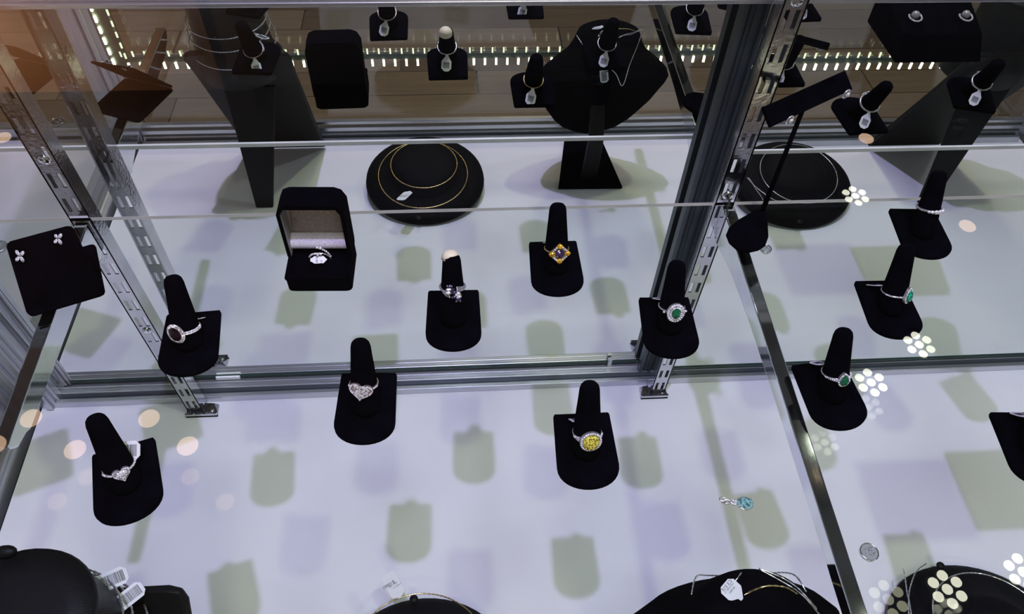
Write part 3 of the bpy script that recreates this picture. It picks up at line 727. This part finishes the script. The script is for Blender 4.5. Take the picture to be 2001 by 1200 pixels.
# ================================================================== EARRING CARD at left (and a second one further left, seen only in the mirror)
def slab(m, a, b, c, d, th, mi=0, inset=.12):
    a, b, c, d = map(Vector, (a, b, c, d)); n = (b - a).cross(d - a).normalized() * th
    def rc(p, q, r):   # rounded corner points
        return [p.lerp(q, 0) + (r - p).normalized() * .004, p + ((q - p).normalized() + (r - p).normalized()) * .0012, p + (q - p).normalized() * .004]
    pts = []
    for p, q, r in ((a, b, d), (b, c, a), (c, d, b), (d, a, c)): pts += rc(p, q, r)
    k = len(pts); vs = pts + [p + n for p in pts]
    m.add(vs, [tuple(range(k))[::-1], tuple(range(k, 2 * k))] + [(i, (i + 1) % k, (i + 1) % k + k, i + k) for i in range(k)], mi); return m
# corners measured from the photograph: a flat base plate with a panel leaning back from its front edge
def earring_card(loc, label):
    t = thing('earring_card', label, 'earring stand', loc, 0)
    slab(MB(), (-.3483, -.1612, .0018), (-.2930, -.1400, .0018), (-.3102, -.1042, .048), (-.3575, -.1205, .0465), .0018).build('front_panel', VELVET, t)
    slab(MB(), (-.3483, -.1612, 0), (-.2930, -.1400, 0), (-.3155, -.0828, 0), (-.3696, -.1050, 0), .0016).build('base_plate', VELVET, t)
    return t
t = earring_card((0, 0, .0002), 'square black velvet earring card at far left holding two petal studs')
for p, lb in (((-.3460, -.1290, .0395), 'white petal stud earring on the left of the square black card'), ((-.3198, -.1140, .0425), 'white petal stud earring on the right of the square black card')):
    e = thing('earring', lb, 'earring', p, .38)
    nrm = Vector((-.35, -.62, .70)).normalized(); Xq = Vector((.93, .36, 0)); Yq = nrm.cross(Xq).normalized(); Xq = Yq.cross(nrm)
    R = Matrix.Rotation(-.38, 3, 'Z')
    Xq, Yq, nq = R @ Xq, R @ Yq, R @ nrm
    for k in range(4):
        a = PI / 2 * k + .35; D = Xq * math.cos(a) + Yq * math.sin(a); E = nq.cross(D)
        MB().gem(D * .0034 + nq * .0016, circ(8, 1.25, .75), .0022, .0016, D, E, nq).build('petal', DIAM, e)
    MB().ico(nq * .0018, .0009).build('centre', SILVER, e)
earring_card((-.1245, -.040, .0002), 'black earring card left of the picture, seen only as a reflection at top left')

# ================================================================== PEARL RISER (seen in the mirror at top right)
t = thing('earring_riser', 'black velvet riser block with two pearl earrings, reflected at top right', 'earring stand', (.560, -.243, .0002))
m = MB(); W2 = .052
vs = [(-W2, -.045, 0), (W2, -.045, 0), (W2, .045, 0), (-W2, .045, 0), (-W2, -.045, .046), (W2, -.045, .046), (W2 * .9, .030, .028), (-W2 * .9, .030, .028)]
m.add(vs, [(0, 3, 2, 1), (4, 5, 6, 7), (0, 1, 5, 4), (1, 2, 6, 5), (2, 3, 7, 6), (3, 0, 4, 7)]); m.build('block', VELVET, t, bevel=.002)
for xx, lb in ((-.030, 'pearl earring with white crescent, left one reflected at top right'), (.030, 'pearl earring with white crescent, right one reflected at top right')):
    e = thing('earring', lb, 'earring', (.560 + xx, -.2325, .0365))
    MB().ball((0, -.001, .0035), .0048).build('pearl', PEARL, e)
    g = MB()
    for k in range(15):
        a = -.5 + (PI + .9) * k / 14; g.ico((math.cos(a) * .0072, math.sin(a) * .0072 + .0005, .0022 - .0016 * math.sin(a)), .00125, rot=k)
    q = g.build('crescent_stones', DIAM, e); q['kind'] = 'stuff'

# ================================================================== PENDANT ON THE SHELF
t = thing('pendant', 'loose pendant with oval pale turquoise stone and twisted silver bail lying on the shelf', 'pendant', (.1975, -.3490, .0030), math.radians(-8))
MB().gem((.001, 0, .0012), circ(14, 1.15, .92), .0047, .0032, XL, YL, NL).build('oval_stone', TURQ, t)
m = MB().tube([(.001 + math.cos(a) * .0056, math.sin(a) * .0046, .0004) for a in [2 * PI * i / 24 for i in range(24)]], .0005, 6, True)
for a in (.75, 2.4, 3.9, 5.5): m.ball((.001 + math.cos(a) * .0054, math.sin(a) * .0044, .0016), .0008, 8, 6)
m.build('claw_setting', SILVER, t)
m = MB()
for s_ in (-1, 1):
    m.tube([(-.0046 - k * .0011, s_ * .0016 * math.sin(k * .62 + .6), .0006 + .0004 * math.cos(k)) for k in range(11)], .0007, 7)
m.tube([(-.0145 + math.cos(a) * .0024, .0014 + math.sin(a) * .0015, .0008) for a in [2 * PI * i / 14 for i in range(14)]], .0006, 6, True)
m.build('twisted_bail', SILVER, t)
MB().ico((-.0058, 0, .0014), .0012).ico((-.0080, .0012, .0014), .001).build('accent_stones', DIAM, t)

# ================================================================== CLEAR BUMPERS
for (x, y, r, lb) in ((.2762, -.3880, .0062, 'clear round bumper beside the chrome bracket near the bottom'), (.2772, -.1120, .0050, 'clear round bumper beside the teardrop base of the t-bar stand'),
                      (-.3950, -.0850, .0065, 'clear round bumper at the left picture edge')):
    b = thing('bumper', lb, 'bumper', (x, y, .0002), 0, 'clear shelf bumpers')
    MB().prism(circ(24, r), 0, .003, bev=.0007).build('disc', CLEARPL, b)
    MB().tube([(math.cos(a) * r * .97, math.sin(a) * r * .97, .0030) for a in [2 * PI * i / 30 for i in range(30)]], .00045, 6, True).build('rim', CHROME, b)
    g = MB()
    for k in range(7): a = k * .9; g.tube([(math.cos(a) * r * .15 * k % .003, math.sin(a) * r * .5, .0031), (math.cos(a + 1) * r * .55, math.sin(a + .6) * r * .4, .0031)], .00025, 5)
    g.build('relief', STEEL, b)

# ================================================================== BUSTS ON THE DECK
def chain(name, pts, mat, r, label, group=None, bead=.55, closed=False):
    P = [Vector(p) for p in pts]; out = []
    n = len(P)
    for i in range(n - (0 if closed else 1)):
        a, b, c, d = P[(i - 1) % n] if closed or i else P[0], P[i], P[(i + 1) % n], P[(i + 2) % n] if closed or i < n - 2 else P[-1]
        k = max(2, int((c - b).length / .0022))
        for j in range(k):
            t = j / k; out.append(.5 * ((2 * b) + (c - a) * t + (2 * a - 5 * b + 4 * c - d) * t * t + (3 * b - a - 3 * c + d) * t ** 3))
    o = thing('necklace', label, 'necklace', tuple(P[0]), 0, group)
    MB().tube([p - P[0] for p in out], r, 6, closed, bead=bead).build('chain', mat, o)
    return o
# saucer busts (low necklace forms lying near the deck)
def saucer(x, y, z, label, rx=.095, ry=.084):
    t = thing('necklace_form', label, 'necklace display', (x, y, z))
    prof = [(.0, .050, 0), (.020, .052, 0), (.040, .050, 0), (.047, .046, 0), (.053, .040, 0), (.070, .034, 0), (.086, .028, 0), (.094, .022, 0), (.095, .017, 0), (.088, .010, 0), (.060, .004, 0), (.045, 0, 0), (.0, 0, 0)]
    rs = []
    for r, z_, _ in prof[1:-1]:
        rs.append([Vector((math.cos(a) * r * rx / .095, math.sin(a) * r * ry / .095, z_ + (.020 if z_ > .005 else 0) * (-math.sin(a)) * r / .095 * .9 + .004)) for a in [2 * PI * i / 48 for i in range(48)]])
    m = MB().rings(rs); 
    for i, v in enumerate(m.v):
        if v[2] < 0: m.v[i] = (v[0], v[1], 0)
    m.build('body', VELVET3, t)
    q = MB().ball((-.010, ry * .96, .016), .0030, sc=(1.6, 1.5, .8)); q.build('hook', VELVET2, t)
    return t
saucer(-.050, -.380, DECK + .0005, 'low round black necklace form at bottom centre with a text tag at its back')
saucer(.548, -.376, DECK + .0005, 'low round black necklace form at bottom right with crossing silver chains', .098, .084)
def loop(cx, cy, rx, ry, z, dz=0.0, n=16, a0=0.0, sweep=2 * PI, tilt=.0):
    return [(cx + rx * math.cos(a0 + sweep * i / n), cy + ry * math.sin(a0 + sweep * i / n), z - tilt * math.sin(a0 + sweep * i / n)) for i in range(n)]
chain('', loop(-.050, -.377, .052, .047, DECK + .058, tilt=.008), GOLD, .0010, 'thin gold chain looped round the neck of the bottom centre form', closed=True)
n2 = chain('', loop(-.052, -.368, .070, .068, DECK + .046, tilt=.010), GOLD, .0010, 'longer gold chain draped over the bottom centre form', closed=True)
R = lambda a, b, c: Euler((math.radians(a), math.radians(b), math.radians(c)), 'XYZ').to_matrix().to_4x4()
def hang_tag(o, world, rot, w=.011, h=.018, neck=.006, bars=0, text=None):
    Mw = Matrix.Translation(Vector(world) - o.location) @ rot
    return add_tag(o, Mw, w, h, neck, bars, text)
chain('', [(.4725, -.3077, -.31), (.4705, -.3175, -.309), (.4661, -.3335, -.308), (.4643, -.3441, -.307), (.461, -.3569, -.306)], SILVER, .0008, 'silver chain running down the bottom right form, left strand')
chain('', [(.5017, -.3026, -.312), (.4871, -.3102, -.31), (.4751, -.3232, -.308), (.4667, -.3362, -.307), (.4577, -.3567, -.305)], SILVER, .0008, 'silver chain curving from the hook of the bottom right form')
chain('', loop(.55, -.372, .062, .060, DECK + .050, tilt=.010), SILVER, .0010, 'silver chain draped over the bottom right form', closed=True)
# tall easel bust (bottom left) and its twin at far right, seen mostly in the mirror
def easel_bust(x, y, label, sx=1.0, xl=0.0):
    t = thing('necklace_bust', label, 'necklace display', (x, y, DECK + .0005))
    # body slab leaning back: bottom edge in front (-Y), shoulders towards the mirror
    ol = [(-.066, 0), (.066, 0), (.0665, .11), (.069, .250), (.071, .286), (.068, .296), (.058, .300), (-.058, .300), (-.068, .296), (-.071, .286), (-.069, .250), (-.0665, .11)]
    ang = math.radians(62.6); D = Vector((0, math.cos(ang), math.sin(ang))); N = Vector((0, -math.sin(ang), math.cos(ang)))
    o0 = Vector((0, -.090, .004)); fr_, bk_ = [], []
    for u, v in ol:
        p = o0 + Vector((u * sx, 0, 0)) + D * v; cv = .010 * (1 - (u / .07) ** 2)
        fr_.append(p + N * (.006 + cv)); bk_.append(p)
    n = len(ol); m = MB(); m.add(fr_ + bk_, [tuple(range(n)), tuple(range(2 * n - 1, n - 1, -1))] + [(i, i + n, (i + 1) % n + n, (i + 1) % n) for i in range(n)])
    m.build('body', VELVET2, t, bevel=.003)
    # neck cylinder with capped top, rising vertically and flaring into the shoulders
    rs = []; c0 = Vector((-.010, .006, 0))
    for k, (r, z) in enumerate(((.058, .215), (.060, .235), (.055, .250), (.051, .268), (.0485, .290), (.0485, .328), (.0495, .335), (.0505, .340), (.0490, .3445), (.030, .345))):
        rs.append([c0 + Vector((r * math.cos(a), r * .95 * math.sin(a) - (.012 if k < 2 else 0), z)) for a in [2 * PI * i / 40 for i in range(40)]])
    MB().rings(rs).build('neck', VELVET2, t)
    MB().ball(tuple(c0 + Vector((-.018, .044, .348))), .0045, sc=(1.8, 1, .8)).build('hook', VELVET2, t)
    # rear leg
    lg = MB(); a = o0 + D * .225; vs = []
    for (px, py, pz, hw) in ((0, a.y + .004, a.z, .036), (-.018, .048, 0, .0135)):
        vs += [Vector((px - hw, py, pz)), Vector((px + hw, py, pz)), Vector((px + hw, py + .005, pz)), Vector((px - hw, py + .005, pz))]
    lg.add(vs, [(0, 1, 2, 3), (7, 6, 5, 4), (0, 4, 5, 1), (1, 5, 6, 2), (2, 6, 7, 3), (3, 7, 4, 0)]); lg.build('rear_leg', VELVET2, t, bevel=.002)
    return t, c0
bt, c0 = easel_bust(-.287, -.400, 'tall black leatherette necklace bust at bottom left with silver chains and two barcode tags')
nk = Vector((-.287, -.392, DECK)) + c0
for i, (r, z, tl) in enumerate(((.0525, .302, .004), (.054, .288, .008), (.058, .268, .012))):
    chain('', [(nk.x + r * math.cos(a), nk.y - .008 + r * .93 * math.sin(a), nk.z + z - tl * math.sin(a)) for a in [2 * PI * k / 18 for k in range(18)]], SILVER, .0011, ['upper', 'middle', 'lowest'][i] + ' silver chain round the neck of the tall bottom left bust', 'silver chains on the tall bust', closed=True)
bt2, c1 = easel_bust(.792, -.400, 'tall black leatherette necklace bust at upper right, seen only in the mirror', 1.0)
# tags and clasps of the left bust
cs = chain('', [(-.3044, -.349, -.064), (-.2957, -.3543, -.065), (-.2852, -.3593, -.066), (-.2742, -.3634, -.069), (-.2728, -.3655, -.078), (-.2692, -.371, -.085), (-.2674, -.3784, -.090)], SILVER, .0015, 'twisted silver chains gathered in a lobster clasp between the two barcode tags', bead=.4)
cs2 = chain('', [(-.3040, -.3515, -.062), (-.2950, -.3575, -.063), (-.2850, -.3620, -.064), (-.2750, -.3655, -.068)], SILVER, .0013, 'second silver chain strand beside the left barcode tag', bead=.4)
MB().tube([(math.cos(a) * .0022, math.sin(a) * .0045 , 0) for a in [2 * PI * i / 14 for i in range(14)]], .0009, 6, True).build('clasp', ROSE, cs, (.036, -.020, -.020))
tag_between(cs, (-.277, -.3636, -.064), (-.2505, -.352, -.064), w=.0130)
tag_between(cs2, (-.2618, -.3759, -.076), (-.2412, -.3589, -.074), w=.0120, bars=15)
# pedestal bust (bottom right of centre)
t = thing('necklace_bust', 'black velvet shield-shaped necklace bust on a pedestal beside the chrome bracket', 'necklace display', (.2200, -.4300, DECK + .0005))
MB().prism([(-.053, .056), (.053, .058), (.036, -.066), (-.030, -.066)], 0, .006, bev=.0015).build('foot', VELVET, t)
lg = MB(); vs = []
for (px, py, pz, hw) in ((0, .012, .17, .010), (.002, .036, .09, .012), (0, .030, .0045, .0135)):
    vs += [Vector((px - hw, py, pz)), Vector((px + hw, py, pz)), Vector((px + hw, py + .008, pz)), Vector((px - hw, py + .008, pz))]
lg.add(vs, [(0, 1, 2, 3), (11, 10, 9, 8)] + [(k * 4 + i, (k + 1) * 4 + i, (k + 1) * 4 + (i + 1) % 4, k * 4 + (i + 1) % 4) for k in range(2) for i in range(4)]); lg.build('spine', VELVET2, t, bevel=.002)
# body: horizontal sections from the rounded tip up to the neck
sec = [(.055, .012, .010, -.024), (.060, .026, .014, -.022), (.072, .044, .018, -.016), (.092, .060, .022, -.008), (.117, .074, .026, 0), (.142, .085, .030, .010), (.165, .092, .034, .018), (.185, .098, .036, .026), (.202, .098, .036, .036),
       (.218, .091, .036, .041), (.232, .077, .036, .042), (.245, .058, .034, .038), (.257, .050, .032, .036), (.267, .046, .031, .035), (.274, .043, .030, .035), (.278, .036, .026, .036)]
rs = []
for z, hx, hy, yo in sec:
    ring_ = []
    for i in range(40):
        a = 2 * PI * i / 40; sn = math.sin(a); y_ = sn * hy * (.95 if sn < 0 else .55 if z < .22 else .8 if z < .25 else .95)
        ring_.append(Vector((math.cos(a) * hx, yo + y_ - (1 - abs(math.cos(a))) * 0, z)))
    rs.append(ring_)
MB().rings(rs).build('body', VELVET, t)
bx, by, bz = .2200, -.4300, DECK
cc = chain('', [(.1730, -.384, -.0880), (.1820, -.368, -.0960), (.1980, -.362, -.1150), (.2275, -.360, -.131), (.2425, -.3600, -.1540), (.2490, -.3620, -.120), (.2590, -.372, -.0920), (.2645, -.388, -.0900)], SILVER, .0008, 'fine silver chain hanging in a v at the back of the pedestal bust')
tag_between(cc, (.2110, -.3600, -.1210), (.2160, -.3590, -.1480), (0, .95, .3), w=.012, bars=10)
c2 = chain('', [(.1877, -.3993, -.110), (.1898, -.3916, -.110), (.1936, -.3799, -.110), (.1973, -.3712, -.110)], SILVER, .0007, 'thin silver strand down the left side of the pedestal bust')
c3 = chain('', [(.1903, -.4041, -0.0890), (.1949, -.393, -0.0890), (.2003, -.3836, -0.0880), (.2067, -.3782, -0.0820), (.2151, -.3703, -0.0810)], SILVER, .0007, 'thin silver strand passing behind the text tag of the pedestal bust')
c4 = chain('', [(.1891, -.4041, -0.0880), (.1977, -.3981, -0.0870), (.2071, -.391, -0.0860), (.2156, -.3864, -0.0850), (.2264, -.3839, -0.0795), (.2347, -.3835, -0.0790), (.2447, -.3849, -0.0800), (.2521, -.3876, -0.0840), (.2592, -.3915, -0.0880)], GOLD, .0010, 'braided gold chain arching over the pedestal bust')
tag_between(c4, (.2085, -.3925, -.0790), (.1970, -.3800, -.0770), w=.0145, bars=0, neck=.005, text=(('C3 515', .0036, 0, -.0160), ('110 4 DR 17', .0020, 0, -.0130), ('00 0007', .0020, 0, -.0105)))
c5 = chain('', [(.2296, -.3695, -0.0830), (.2402, -.3765, -0.0830), (.2524, -.3843, -0.0850), (.262, -.3934, -0.0870), (.2708, -.4046, -0.0920)], SILVER, .0008, 'left one of the pair of silver chains over the right shoulder of the pedestal bust')
c6 = chain('', [(.2292, -.3685, -0.0830), (.2372, -.3727, -0.0820), (.2482, -.3780, -0.0840), (.2579, -.3865, -0.0850), (.2698, -.4010, -0.0910)], SILVER, .0008, 'right one of the pair of silver chains over the right shoulder of the pedestal bust')
tag_between(n2, (-.0711, -.311, -.302), (-.0845, -.2860, -.297), w=.0155, neck=.003, bars=0, text=(('$10661', .0046, .0040, -.0190), ('ABC 1002', .0024, .0, -.0160), ('L 0.25 CT', .0024, -.003, -.0130)))
# neighbouring case beyond the left side glass
nb = thing('display_case', 'neighbouring display case with white deck beyond the left side glass', 'display case', (-.585, 0, 0))
MB().box(-.90, 0, -.54, .06, FZ, DECK - .02).build('cabinet_base', BASEM, nb)
MB().box(-.89, -.01, -.53, .05, DECK - .019, DECK).build('deck', DECKM, nb)
MB().box(-.90, 0, -.555, -.535, DECK - .02, DECK + .02).build('front_rail', ALU, nb, bevel=.001)
